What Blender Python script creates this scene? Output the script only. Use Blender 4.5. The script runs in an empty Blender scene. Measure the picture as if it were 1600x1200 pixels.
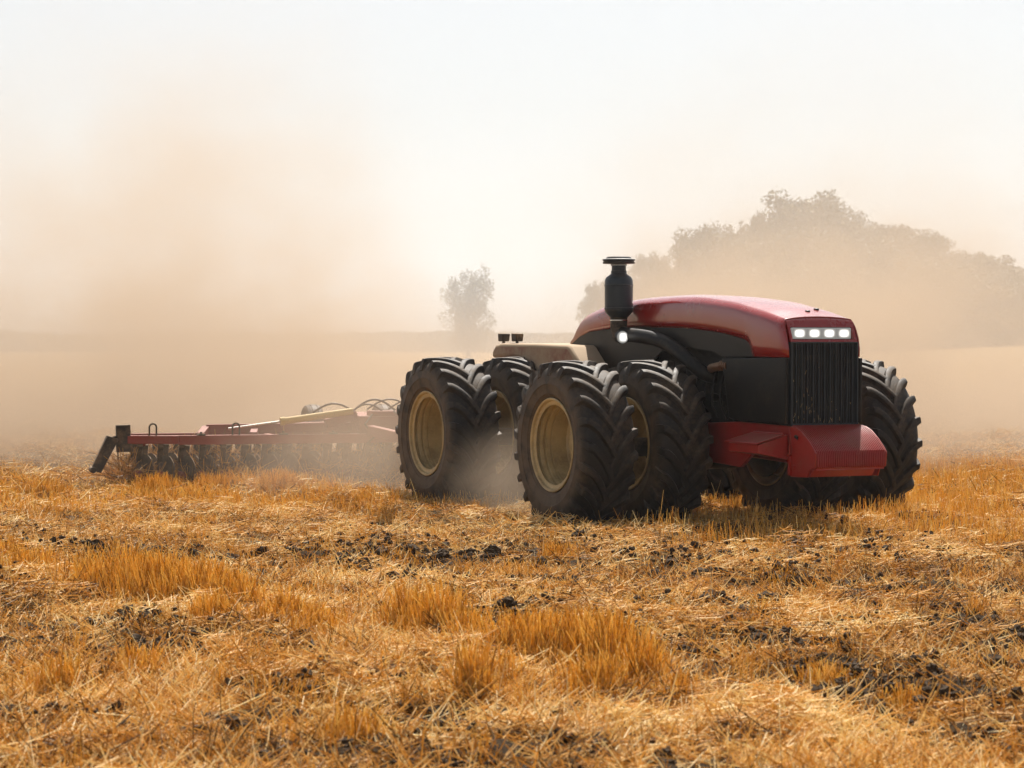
import bpy, bmesh, math, random
import numpy as np
from mathutils import Vector, Matrix
random.seed(7)
R = math.radians
S = bpy.context.scene
C = S.collection

# ------------------------------------------------------------------ camera
CAMH = 2.35
cd = bpy.data.cameras.new('camera'); cam = bpy.data.objects.new('camera', cd); C.objects.link(cam)
cam.location = (0, 0, CAMH); cam.rotation_euler = (R(90 - 1.058), 0, 0)
cd.sensor_width = 36; cd.lens = 87.75; cd.clip_start = .1; cd.clip_end = 6000
cd.dof.use_dof = True; cd.dof.focus_distance = 30.5; cd.dof.aperture_fstop = 4.0
S.camera = cam
# ------------------------------------------------------------------ world, sun, exposure
SUN_EL, SUN_AZ = 54, 10
w = bpy.data.worlds.new('World'); S.world = w; w.use_nodes = True
nt = w.node_tree; bg = nt.nodes['Background']
sky = nt.nodes.new('ShaderNodeTexSky'); sky.sky_type = 'NISHITA'; sky.sun_disc = False
sky.sun_elevation = R(SUN_EL); sky.sun_rotation = R(SUN_AZ)
sky.dust_density = 1.2; sky.air_density = 1.0; sky.ozone_density = 1.0
hsv = nt.nodes.new('ShaderNodeHueSaturation'); hsv.inputs['Saturation'].default_value = .30   # a thin white overcast veil
nt.links.new(sky.outputs[0], hsv.inputs['Color']); nt.links.new(hsv.outputs[0], bg.inputs[0]); bg.inputs[1].default_value = 0.062
ld = bpy.data.lights.new('sun', 'SUN'); ld.energy = 5; ld.angle = R(.6); ld.color = (1, .945, .87)
sun = bpy.data.objects.new('sun', ld); C.objects.link(sun)
sd = Vector((math.sin(R(SUN_AZ))*math.cos(R(SUN_EL)), math.cos(R(SUN_AZ))*math.cos(R(SUN_EL)), math.sin(R(SUN_EL))))
sun.rotation_euler = sd.to_track_quat('Z', 'Y').to_euler(); sun.location = (0, 0, 60)
S.view_settings.view_transform = 'Standard'; S.view_settings.look = 'None'
S.view_settings.exposure = 0.85; S.view_settings.gamma = 1
cy = S.cycles
cy.max_bounces = 8; cy.diffuse_bounces = 3; cy.glossy_bounces = 2; cy.transmission_bounces = 4
cy.volume_bounces = 2; cy.volume_step_rate = 1.5; cy.volume_max_steps = 128
cy.use_denoising = True; cy.caustics_reflective = False; cy.caustics_refractive = False
cy.use_adaptive_sampling = True; cy.adaptive_threshold = 0.02
cy.sample_clamp_indirect = 6

# ------------------------------------------------------------------ tagging
def tag(o, label=None, cat=None, group=None, kind=None):
    for k, v in (('label', label), ('category', cat), ('group', group), ('kind', kind)):
        if v: o[k] = v
    return o
def empty(name, loc=(0, 0, 0), rz=0, parent=None):
    o = bpy.data.objects.new(name, None); C.objects.link(o); o.location = loc; o.rotation_euler = (0, 0, rz)
    o.empty_display_size = .2
    if parent: o.parent = parent
    return o

# ------------------------------------------------------------------ materials
def mat(name):
    m = bpy.data.materials.new(name); m.use_nodes = True
    return m, m.node_tree, m.node_tree.nodes['Principled BSDF']
def node(nt, t, **kw):
    n = nt.nodes.new(t)
    for k, v in kw.items():
        if k in n.inputs: n.inputs[k].default_value = v
        else: setattr(n, k, v)
    return n
def mathn(nt, op, a, b=None, c=None, clamp=False):
    n = nt.nodes.new('ShaderNodeMath'); n.operation = op; n.use_clamp = clamp
    for i, v in enumerate((a, b, c)):
        if v is None: continue
        if hasattr(v, 'is_output'): nt.links.new(v, n.inputs[i])
        else: n.inputs[i].default_value = v
    return n.outputs[0]
def maprange(nt, v, a, b, c=0, d=1, smooth=True):
    n = nt.nodes.new('ShaderNodeMapRange'); n.interpolation_type = 'SMOOTHSTEP' if smooth else 'LINEAR'
    nt.links.new(v, n.inputs[0])
    for i, x in zip((1, 2, 3, 4), (a, b, c, d)): n.inputs[i].default_value = x
    return n.outputs[0]
def mixc(nt, f, a, b):
    n = nt.nodes.new('ShaderNodeMix'); n.data_type = 'RGBA'
    for i, v in ((0, f), (6, a), (7, b)):
        if hasattr(v, 'is_output'): nt.links.new(v, n.inputs[i])
        elif i == 0: n.inputs[i].default_value = v
        else: n.inputs[i].default_value = (*v, 1)
    return n.outputs[2]
def noise(nt, scale, detail=4, rough=.55, vec=None, dist=0):
    n = node(nt, 'ShaderNodeTexNoise', Scale=scale, Detail=detail, Roughness=rough, Distortion=dist)
    if vec is None:
        tc = nt.nodes.new('ShaderNodeTexCoord'); vec = tc.outputs['Object']
    nt.links.new(vec, n.inputs['Vector'])
    return n.outputs['Fac']
DUST = (.36, .25, .15)
def dusty(name, base, rough=.5, metal=0, coat=0, lo=.5, hi=.75, amount=.6, scale=3, up=.3, base2=None, bump=.0, dust=DUST, rear=None):
    """paint or rubber with a film of field dust: more on faces that look up and in noise patches"""
    m, nt, p = mat(name)
    tc = nt.nodes.new('ShaderNodeTexCoord')
    n1 = noise(nt, scale, 6, .6, tc.outputs['Object']); n2 = noise(nt, scale*9, 3, .6, tc.outputs['Object'])
    f = mathn(nt, 'ADD', mathn(nt, 'MULTIPLY', n1, .7), mathn(nt, 'MULTIPLY', n2, .3))
    geo = nt.nodes.new('ShaderNodeNewGeometry'); sx = nt.nodes.new('ShaderNodeSeparateXYZ'); nt.links.new(geo.outputs['Normal'], sx.inputs[0])
    f = mathn(nt, 'ADD', f, mathn(nt, 'MULTIPLY', mathn(nt, 'MAXIMUM', sx.outputs[2], 0), up))
    f = mathn(nt, 'MULTIPLY', maprange(nt, f, lo, hi), amount)
    if rear:
        so = nt.nodes.new('ShaderNodeSeparateXYZ'); nt.links.new(tc.outputs['Object'], so.inputs[0])
        wv = mathn(nt, 'ADD', so.outputs[1], mathn(nt, 'MULTIPLY', mathn(nt, 'SUBTRACT', n1, .5), 2.2))
        f = mathn(nt, 'MAXIMUM', f, maprange(nt, wv, rear[0], rear[1], 0, rear[2]))
    b = mixc(nt, n1, base, base2 or base)
    nt.links.new(mixc(nt, f, b, dust), p.inputs['Base Color'])
    nt.links.new(mathn(nt, 'ADD', mathn(nt, 'MULTIPLY', f, .9-rough), rough+.0), p.inputs['Roughness'])
    p.inputs['Metallic'].default_value = metal
    if coat:
        nt.links.new(mathn(nt, 'MULTIPLY', mathn(nt, 'SUBTRACT', 1, f), coat), p.inputs['Coat Weight'])
        p.inputs['Coat Roughness'].default_value = .09; p.inputs['Coat IOR'].default_value = 1.55
    if bump:
        bn = node(nt, 'ShaderNodeBump', Strength=bump, Distance=.004); nt.links.new(n2, bn.inputs['Height']); nt.links.new(bn.outputs[0], p.inputs['Normal'])
    return m
M = {}
M['red'] = dusty('red_paint', (.32, .010, .007), .27, coat=.75, amount=.22, lo=.55, hi=1.0, scale=2.2, up=.08, base2=(.28, .012, .008), rear=(2.0, 3.7, .85))
M['red_low'] = dusty('red_paint_dusty', (.40, .018, .012), .38, coat=.2, amount=.35, lo=.5, hi=.95, scale=4, up=.2, base2=(.24, .016, .011), bump=.2)
M['red_old'] = dusty('worn_red_paint', (.30, .030, .02), .55, amount=.4, lo=.45, hi=.9, scale=3, up=.2, base2=(.17, .03, .02))
M['tan_body'] = dusty('dust_covered_paint', (.24, .07, .045), .65, amount=.95, lo=.25, hi=.60, scale=1.6, up=.4, dust=(.42, .31, .20))
M['black'] = dusty('black_panel', (.008, .007, .006), .42, amount=.08, lo=.45, hi=.9, scale=2, up=.1, rear=(1.8, 5.5, .25))
M['bay'] = dusty('dark_engine_metal', (.015, .014, .013), .6, amount=.4, lo=.5, hi=.9, scale=5)
M['stack'] = dusty('dark_blue_grey_plastic', (.015, .024, .033), .38, amount=.2, lo=.5, hi=.95, scale=5, up=.35)
M['rubber'] = dusty('tyre_rubber', (.013, .013, .014), .55, amount=.75, lo=.42, hi=.88, scale=2.4, up=.14, base2=(.020, .018, .017), bump=.5, dust=(.17, .12, .075))
def wall_dust(m):
    nt = m.node_tree; p = nt.nodes['Principled BSDF']; p.inputs['Specular IOR Level'].default_value = .28; src = p.inputs['Base Color'].links[0].from_socket
    tc = nt.nodes.new('ShaderNodeTexCoord'); sp = nt.nodes.new('ShaderNodeSeparateXYZ'); nt.links.new(tc.outputs['Object'], sp.inputs[0])
    rad = mathn(nt, 'SQRT', mathn(nt, 'ADD', mathn(nt, 'MULTIPLY', sp.outputs[1], sp.outputs[1]), mathn(nt, 'MULTIPLY', sp.outputs[2], sp.outputs[2])))
    n_ = noise(nt, 5, 5, .65, tc.outputs['Object']); f = mathn(nt, 'MULTIPLY', maprange(nt, rad, .96, .78, 0, 1), maprange(nt, n_, .3, .65, .12, .62))
    nt.links.new(mixc(nt, f, src, (.15, .105, .066)), p.inputs['Base Color'])
wall_dust(M['rubber'])
M['rim'] = dusty('dusty_cream_rim', (.62, .48, .24), .45, amount=.75, lo=.40, hi=.85, scale=4, up=.15, base2=(.42, .31, .14), dust=(.22, .155, .085))
M['chrome'] = dusty('steel_rod', (.6, .58, .55), .25, metal=1, amount=.3)
M['yellow'] = dusty('yellow_paint', (.55, .36, .04), .45, amount=.4, lo=.45, hi=.9, scale=5)
M['iron'] = dusty('dark_worn_iron', (.035, .032, .03), .55, metal=.2, amount=.6, lo=.4, hi=.8, scale=6)
M['hose'] = dusty('black_hose', (.010, .010, .010), .5, amount=.12, up=.05)
M['copper'] = dusty('brown_pipe', (.20, .10, .05), .5, metal=.4, amount=.5)
def lamp_mat():
    m, nt, p = mat('lit_lamp_lens')
    tc = nt.nodes.new('ShaderNodeTexCoord'); mp = nt.nodes.new('ShaderNodeMapping'); mp.inputs['Location'].default_value = (-.5, -.5, -.5)
    nt.links.new(tc.outputs['Generated'], mp.inputs[0])
    sp = nt.nodes.new('ShaderNodeSeparateXYZ'); nt.links.new(mp.outputs[0], sp.inputs[0])
    p4 = lambda v: mathn(nt, 'POWER', mathn(nt, 'ABSOLUTE', v), 3.0)
    d = mathn(nt, 'POWER', mathn(nt, 'ADD', p4(sp.outputs[0]), p4(sp.outputs[2])), 1/3)
    e = maprange(nt, d, .02, .44, 1.9, .12)
    p.inputs['Base Color'].default_value = (.08, .08, .08, 1); p.inputs['Roughness'].default_value = .2
    p.inputs['Emission Color'].default_value = (1, .98, .92, 1); nt.links.new(e, p.inputs['Emission Strength'])
    return m
M['lamp'] = lamp_mat()
for k_ in ('black', 'hose', 'bay', 'iron'): M[k_].node_tree.nodes['Principled BSDF'].inputs['Specular IOR Level'].default_value = .22

# ------------------------------------------------------------------ mesh builder
class MB:
    def __init__(s): s.v = []; s.f = []
    def add(s, vs, fs):
        o = len(s.v); s.v += [tuple(v) for v in vs]; s.f += [tuple(i + o for i in f) for f in fs]
    def box(s, a, b):
        x0, y0, z0 = a; x1, y1, z1 = b
        s.add([(x, y, z) for z in (z0, z1) for y in (y0, y1) for x in (x0, x1)],
              [(0, 2, 3, 1), (4, 5, 7, 6), (0, 1, 5, 4), (2, 6, 7, 3), (0, 4, 6, 2), (1, 3, 7, 5)])
    def bar(s, p, q, wx, wz, up=(0, 0, 1)):
        p, q = Vector(p), Vector(q); d = (q - p).normalized(); u = Vector(up)
        if abs(d.dot(u)) > .95: u = Vector((0, 1, 0))
        r = d.cross(u).normalized(); u = r.cross(d)
        s.add([c + r*(i*wx/2) + u*(j*wz/2) for c in (p, q) for i, j in ((-1, -1), (1, -1), (1, 1), (-1, 1))],
              [(3, 2, 1, 0), (4, 5, 6, 7), (0, 1, 5, 4), (1, 2, 6, 5), (2, 3, 7, 6), (3, 0, 4, 7)])
    def tube(s, pts, r, n=10):
        pts = [Vector(p) for p in pts]; rs = r if isinstance(r, (list, tuple)) else [r]*len(pts)
        vs = []; prev = None
        for i, p in enumerate(pts):
            d = (pts[min(i+1, len(pts)-1)] - pts[max(i-1, 0)]).normalized()
            if prev is None: a = Vector((0, 0, 1)) if abs(d.z) < .9 else Vector((1, 0, 0)); a = d.cross(a).normalized()
            else: a = (prev - d*prev.dot(d)).normalized()
            prev = a; b = d.cross(a)
            vs += [p + a*(rs[i]*math.cos(t*2*math.pi/n)) + b*(rs[i]*math.sin(t*2*math.pi/n)) for t in range(n)]
        fs = [(i*n+j, i*n+(j+1) % n, (i+1)*n+(j+1) % n, (i+1)*n+j) for i in range(len(pts)-1) for j in range(n)]
        fs += [tuple(range(n-1, -1, -1)), tuple((len(pts)-1)*n + j for j in range(n))]
        s.add(vs, fs)
    def lathe(s, prof, axis='z', n=40, loc=(0, 0, 0), cap=True):
        """prof: (u along axis, r)"""
        vs = []
        for u, r in prof:
            for t in range(n):
                c, k = r*math.cos(2*math.pi*t/n), r*math.sin(2*math.pi*t/n)
                v = (c, k, u) if axis == 'z' else ((u, c, k) if axis == 'x' else (c, u, k))
                vs.append((v[0]+loc[0], v[1]+loc[1], v[2]+loc[2]))
        fs = [(i*n+j, i*n+(j+1) % n, (i+1)*n+(j+1) % n, (i+1)*n+j) for i in range(len(prof)-1) for j in range(n)]
        if cap: fs += [tuple(range(n-1, -1, -1)), tuple((len(prof)-1)*n + j for j in range(n))]
        s.add(vs, fs)
    def prism(s, poly, x0, x1):
        """poly in (y, z), extruded along x"""
        n = len(poly)
        s.add([(x0, y, z) for y, z in poly] + [(x1, y, z) for y, z in poly],
              [tuple(range(n)), tuple(range(2*n-1, n-1, -1))] + [(i, i+n, (i+1) % n+n, (i+1) % n) for i in range(n)])
    def build(s, name, m, parent=None, bevel=0, smooth=35, loc=None, seg=2):
        me = bpy.data.meshes.new(name); me.from_pydata(s.v, [], s.f)
        bm = bmesh.new(); bm.from_mesh(me); bmesh.ops.recalc_face_normals(bm, faces=bm.faces); bm.to_mesh(me); bm.free()
        me.materials.append(m)
        if smooth: me.shade_smooth(); me.set_sharp_from_angle(angle=R(smooth))
        o = bpy.data.objects.new(name, me); C.objects.link(o)
        if parent: o.parent = parent
        if loc: o.location = loc
        if bevel:
            b = o.modifiers.new('bevel', 'BEVEL'); b.width = bevel; b.segments = seg; b.limit_method = 'ANGLE'; b.angle_limit = R(35); b.harden_normals = False
        return o

def lerp_tab(tab, f):
    """tab: rows sorted by falling f; returns interpolated row"""
    for a, b in zip(tab, tab[1:]):
        if a[0] >= f >= b[0]:
            t = (a[0]-f)/(a[0]-b[0]) if a[0] != b[0] else 0
            return [x + (y-x)*t for x, y in zip(a, b)]
    return list(tab[0] if f > tab[0][0] else tab[-1])
def sm(tab, f, w=.12):
    r = [lerp_tab(tab, f+d) for d in (-w, -w/2, 0, w/2, w)]
    return [sum(x)/5 for x in zip(*r)]

# ================================================================== TRACTOR (front of it looks along -Y of its own frame)
TR = (2.66, 32.05, 0); TA = R(26)
tractor = empty('tractor', TR, TA)
tag(tractor, 'huge red and black cabless tractor on eight big tyres, pulling a cultivator through dust', 'tractor')
LOW = [(2.47, 2.12), (1.72, 2.12), (1.69, 2.15), (1.64, 2.26), (1.58, 2.31), (1.48, 2.345), (1.04, 2.41), (.54, 2.45), (-.04, 2.485), (-1.31, 2.50), (-1.9, 2.48), (-2.55, 2.44), (-2.85, 2.37), (-3.14, 2.25), (-3.2, 2.22)]
SH = [(2.47, 2.43), (2.07, 2.53), (1.36, 2.66), (.54, 2.745), (-.11, 2.775), (-1.12, 2.78), (-2.0, 2.70), (-2.9, 2.50), (-3.2, 2.25)]
CR = [(2.47, 2.57), (2.15, 2.625), (1.87, 2.67), (1.16, 2.79), (.33, 2.865), (-.32, 2.875), (-1.34, 2.855), (-2.29, 2.78), (-2.9, 2.655), (-3.05, 2.55), (-3.2, 2.27)]
TP = [(2.47, 2.60), (1.98, 2.70), (1.26, 2.80), (.5, 2.875), (-.38, 2.915), (-1.3, 2.90), (-2.1, 2.85), (-2.9, 2.69), (-3.06, 2.57), (-3.2, 2.28)]
XC = [(2.47, .455), (1, .45), (-1, .42), (-3.2, .40)]
WS = [(2.47, .50), (2.40, .535), (2.2, .545), (-2.5, .545), (-3.2, .50)]
def front_lean(f, z):
    k = max(0, min(1, (f-1.9)/.55)); return -k*.13*max(0, (z-2.28)/.3)
def hood():
    fs = [2.455, 2.43, 2.40, 2.3, 2.15, 2.0, 1.85, 1.76, 1.72, 1.70, 1.68, 1.66, 1.63, 1.60, 1.56, 1.5, 1.4, 1.25, 1.05] + [1.05 - .2*i for i in range(1, 20)] + [-2.85, -2.95, -3.02, -3.08, -3.13, -3.17]
    fs = sorted(set(round(f, 3) for f in fs), reverse=True)
    rows = []
    for f in fs:
        zl = lerp_tab(LOW, f)[1]; zs = max(sm(SH, f)[1], zl+.015); xc = sm(XC, f)[1]; zc = max(sm(CR, f, .1)[1], zs+.01); zt = max(sm(TP, f, .1)[1], zc+.008); ws = lerp_tab(WS, f)[1]
        half = [(ws-.006, zl), (ws-.002, zl+(zs-zl)*.3), (ws, zl+(zs-zl)*.7), (ws-.003, zs)]
        # shoulder bend up to crease
        for t in (.25, .5, .75):
            half.append((ws-.003 + (xc+.012-ws)*t**1.6, zs + (zc-zs)*(t**.85)))
        half += [(xc+.004, zc), (xc-.01, zc+.003), (xc*.75, zc+(zt-zc)*.55), (xc*.4, zc+(zt-zc)*.9), (0, zt)]
        row = [(-x, z) for x, z in half] + [(x, z) for x, z in half[-2::-1]]
        rows.append([(x, -(f + front_lean(f, z)), z) for x, z in row])
    n = len(rows[0]); b = MB()
    b.add([p for r in rows for p in r], [(i*n+j, i*n+j+1, (i+1)*n+j+1, (i+1)*n+j) for i in range(len(rows)-1) for j in range(n-1)])
    b.add(rows[-1], [tuple(range(n))])
    o = b.build('hood', M['red'], tractor, smooth=28)
    sol = o.modifiers.new('thickness', 'SOLIDIFY'); sol.thickness = .02; sol.offset = -1
    return rows[0]
front_row = hood()
# red fascia round the headlight strip: follows the leaning front edge of the hood
def fy(z): return -(2.462 - .13*max(0, (z-2.28)/.3))
b = MB()
xs = .47
zt_, zs1, zs0, zb_ = 2.535, 2.478, 2.332, 2.302
def fq(x0, x1, z0, z1, off=0):
    vs = []
    for y_ in (0, .05):
        for (x, z) in ((x0, z0), (x1, z0), (x1, z1), (x0, z1)): vs.append((x, fy(z)-off+y_, z))
    b.add(vs, [(0, 1, 2, 3), (7, 6, 5, 4), (0, 4, 5, 1), (1, 5, 6, 2), (2, 6, 7, 3), (3, 7, 4, 0)])
fq(-xs, xs, zs1, zt_); fq(-xs, xs, zb_, zs0); fq(-xs, -xs+.035, zs0, zs1); fq(xs-.035, xs, zs0, zs1)
# rolled top lip joining fascia with hood skin
N = 21; lip = []
for k in range(5):
    t = k/4
    for i in range(N):
        x = -xs + 2*xs*i/(N-1); c = 1-(x/xs)**2
        zz = zt_ + (2.578 + .026*c - zt_)*math.sin(t*math.pi/2)
        yy = fy(zt_) + .075*(1-math.cos(t*math.pi/2)) + .012*t
        lip.append((x, yy, zz))
b.add(lip, [(k*N+i, k*N+i+1, (k+1)*N+i+1, (k+1)*N+i) for k in range(4) for i in range(N-1)])
b.build('fascia', M['red'], tractor, smooth=35)
b = MB(); b.box((-.435, -2.345, 2.325), (.435, -2.33, 2.485)); b.box((-.435, -2.42, 2.322), (.435, -2.33, 2.331)); lb = b.build('light_strip', M['black'], tractor)
for i in range(4):
    x = -.315 + i*.21
    b = MB(); b.box((x-.103, -2.40, 2.338), (x+.103, -2.347, 2.472)); b.build('headlight', M['lamp'], lb, bevel=.012)
for (x, y) in ((.02, -2.05), (.21, -1.95)):
    b = MB(); b.lathe([(-.01, .034), (.008, .032), (.014, .018)], 'z', 12, (x, y, 2.685 + (.013 if y > -2 else -.012)))
    b.build('hood_latch', M['black'], tractor)
# grille
b = MB()
b.box((-.47, -2.40, 1.305), (.47, -2.30, 2.30))
g = b.build('radiator_core', M['bay'], tractor)
b = MB()
for x in (-.475, .455): b.box((x, -2.47, 1.305), (x+.02, -2.40, 2.30))
b.box((-.455, -2.468, 1.305), (.455, -2.402, 1.325)); b.box((-.455, -2.468, 2.285), (.455, -2.402, 2.3))
n = 23
for i in range(n):
    x = -.44 + i*.88/(n-1); wv = .014 if i % 2 else .007
    b.prism([(-2.44, 1.325), (-2.463 if i % 2 else -2.452, 1.325), (-2.463 if i % 2 else -2.452, 2.285), (-2.44, 2.285)], x-wv/2, x+wv/2)
b.build('grille', M['stack'], tractor)
# chaff caught on the grille
b = MB(); rr = random.Random(5)
for k in range(32):
    x = -.26 + rr.gauss(0, .16) if k % 3 else rr.uniform(-.42, .42)
    x = max(-.44, min(.44, x)); z = 1.33 + abs(rr.gauss(0, .26)); z = min(z, 2.2)
    a_ = rr.gauss(0, .35); l = rr.uniform(.01, .055)
    b.bar((x, -2.468, z), (x+l*math.sin(a_), -2.471, z+l*math.cos(a_)), .003, .003)
chm, nt_, p_ = mat('chaff'); p_.inputs['Base Color'].default_value = (.42, .30, .15, 1)
b.build('chaff', chm, tractor, smooth=0)['kind'] = 'stuff'
# side panels
for s_ in (-1, 1):
    b = MB()
    x0, x1 = (-.545, -.50) if s_ < 0 else (.50, .545)
    b.prism([(-2.445, 1.325), (-2.455, 2.11), (-.97, 2.10), (-1.0, 1.98), (-1.15, 1.36), (-1.3, 1.34)], x0, x1)
    b.build('side_panel', M['black'], tractor, bevel=.012)
    b = MB()
    poly = [(-1.70, 2.125)] + [(-f, z-.006) for f, z in LOW[2:-1]] + [(2.80, 1.97), (1.1, 1.90), (.55, 2.18), (-.07, 2.235), (-.77, 2.185), (-.93, 2.125)]
    x0, x1 = (-.535, -.50) if s_ < 0 else (.50, .535)
    b.prism(poly, x0, x1)
    b.build('side_insert', M['black'], tractor, smooth=30)
b = MB()
b.box((-.42, -2.2, 1.1), (.42, -1.2, 2.1)); b.box((-.36, -1.2, .95), (.36, 2.5, 2.25)); b.box((-.46, .9, 1.9), (.46, 2.7, 2.35)); b.box((-.30, -.9, 1.9), (.30, 1.2, 2.42))
b.build('engine', M['bay'], tractor, bevel=.03)
b = MB()
for k in range(5): b.tube([(-.38, -1.05+.22*k, 1.3+.03*k), (-.46, -1.03+.22*k, 1.5), (-.45, -1.0+.2*k, 1.75), (-.36, -.95+.2*k, 1.95)], .018, 8)
for k in range(4): b.lathe([(-.46, .05), (-.40, .055), (-.36, .05)], 'x', 12, (0, -.9+.35*k, 1.7-.1*k))
b.build('engine_hoses', M['hose'], tractor)
b = MB(); b.tube([(-.30, -.35, 1.93), (-.44, -.55, 1.97), (-.50, -.80, 1.99), (-.50, -1.08, 2.01)], .055, 14)
for k in range(4): b.lathe([(-1.08+.05*k, .064), (-1.055+.05*k, .064)], 'y', 14, (-.50, 0, 2.005))
b.build('turbo_pipe', M['copper'], tractor)
# frame
b = MB()
b.box((-.40, -2.40, .98), (.40, 1.4, 1.10)); b.prism([(-2.43, .97), (-2.43, 1.30), (-1.25, 1.32), (-.4, 1.28), (1.4, 1.22), (1.4, .85), (-.4, .80), (-1.3, .76), (-1.6, .95)], -.47, -.415)
b.prism([(-2.43, .97), (-2.43, 1.30), (-1.25, 1.32), (-.4, 1.28), (1.4, 1.22), (1.4, .85), (-.4, .80), (-1.3, .76), (-1.6, .95)], .415, .47)
b.build('front_frame', M['red_low'], tractor, bevel=.01)
b = MB(); b.box((-.40, 2.2, .85), (.40, 5.2, 1.3)); b.box((-.3, 1.4, .9), (.3, 2.2, 1.25)); b.lathe([(.78, .16), (1.36, .16)], 'z', 20, (0, 1.9, 0))
b.box((-.38, 2.6, 1.3), (.38, 4.9, 1.95)); b.box((-.16, 5.2, .75), (.16, 5.7, .95)); b.build('rear_frame', M['red_old'], tractor, bevel=.015)
for yy in (0, 3.82):
    b = MB(); b.tube([(-1.95, yy, .97), (1.95, yy, .97)], .12, 18); b.tube([(-.95, yy, .97), (-.45, yy, .97)], [.26, .2], 20); b.tube([(.45, yy, .97), (.95, yy, .97)], [.2, .26], 20)
    b.lathe([(-.35, .2), (-.25, .3), (.25, .3), (.35, .2)], 'x', 24, (0, yy, .97)); b.build('axle', M['bay'], tractor)
    for s_ in (-1, 1):
        b = MB(); b.lathe([(s_*.55, .22), (s_*.60, .40), (s_*.66, .47), (s_*.70, .47), (s_*.74, .20)], 'x', 32, (0, yy, 1.02)); b.build('rim_shade_disc', M['bay'], tractor)  # dark disc added in place of shade, hides the pale inner rim face
# bumper weight box with vertical ribs
prof = [(-2.475, 1.298), (-2.56, 1.285), (-2.66, 1.255), (-2.80, 1.175), (-2.92, 1.085), (-3.00, 1.015), (-3.012, .97), (-3.012, .845), (-3.0, .825)]
b = MB(); nr = 38; X0, X1 = -.465, .495; vs = []; cols = []
for i in range(nr):
    xa = X0 + (X1-X0)*i/nr; dx = (X1-X0)/nr
    cols += [(xa+dx*.02, 0), (xa+dx*.16, 1), (xa+dx*.55, 1), (xa+dx*.70, 0)]
cols += [(X1, 0)]
for x, up in cols:
    for k, (y, z) in enumerate(prof):
        p0 = Vector(prof[max(0, k-1)]); p1 = Vector(prof[min(len(prof)-1, k+1)]); t = (p1-p0).normalized(); nrm = Vector((t.y, -t.x))
        if nrm.x > 0 and k > 2: nrm = -nrm
        nn = Vector((-abs(nrm.x), abs(nrm.y))) if k < 6 else Vector((-1, 0))
        o_ = .015*up; vs.append((x, y+nn.x*o_, z+nn.y*o_))
m_ = len(prof)
b.add(vs, [(i*m_+k, i*m_+k+1, (i+1)*m_+k+1, (i+1)*m_+k) for i in range(len(cols)-1) for k in range(m_-1)])
bum = b.build('bumper', M['red_low'], tractor, smooth=25)
b = MB(); inner = [(y+.012, z-.014) for y, z in prof] + [(-2.99, .80), (-2.48, .80)]
b.prism(inner, X0+.004, X1-.004)
b.prism([(-2.5, .798), (-2.93, .798), (-2.86, .715), (-2.5, .70)], X0+.004, X1-.09)
b.build('bumper_core', M['red_low'], bum)
plate = [(-2.47, .70), (-2.47, 1.30), (-2.58, 1.292), (-2.70, 1.25), (-2.84, 1.16), (-2.95, 1.07), (-3.02, 1.0), (-3.0, .83), (-2.88, .80), (-2.84, .71)]
for xa, xb in ((X0-.022, X0-.001), (X1+.001, X1+.022)):
    b = MB(); b.prism(plate, xa, xb); b.build('bumper_side_plate', M['red_low'], bum, bevel=.006)
b = MB(); b.tube([(X0-.024, -2.585, 1.185), (X0-.024, -2.64, 1.165)], .022, 12); b.build('lifting_slot', M['bay'], bum)
b = MB(); b.tube([(X0-.05, -2.50, 1.08), (X0-.05, -2.50, .98), (X0-.05, -2.44, .94), (X0-.02, -2.40, .94)], .012, 8); b.box((X0-.04, -2.50, .72), (X0-.023, -2.44, .95)); b.box((X0-.036, -2.58, .79), (X0-.023, -2.52, .84))
b.build('bracket', M['red_low'], bum)
# step box on the near flank
for s_ in (-1,):
    b = MB()
    def q(x, y, z): return (s_*x, y, z)
    X_ = .50; b.add([q(.49, -2.42, .90), q(.90, -2.42, .985), q(.90, -1.74, .985), q(.49, -1.74, .93), q(.49, -2.42, 1.20), q(.90, -2.42, 1.085), q(.90, -1.74, 1.09), q(.49, -1.74, 1.20)],
          [(0, 3, 2, 1), (4, 5, 6, 7), (0, 1, 5, 4), (1, 2, 6, 5), (2, 3, 7, 6), (3, 0, 4, 7)])
    sb = b.build('step_box', M['red_low'], tractor, bevel=.006)
    b = MB(); b.add([q(.55, -2.45, 1.195), q(.945, -2.45, 1.092), q(.945, -1.70, 1.095), q(.55, -1.70, 1.195), q(.55, -2.45, 1.209), q(.945, -2.45, 1.106), q(.945, -1.70, 1.109), q(.55, -1.70, 1.209)],
          [(0, 3, 2, 1), (4, 5, 6, 7), (0, 1, 5, 4), (1, 2, 6, 5), (2, 3, 7, 6), (3, 0, 4, 7)])
    b.tube([q(.56, -2.42, 1.212), q(.56, -1.75, 1.212)], .011, 8)
    b.build('lid', M['red_low'], sb, bevel=.004)
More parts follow.
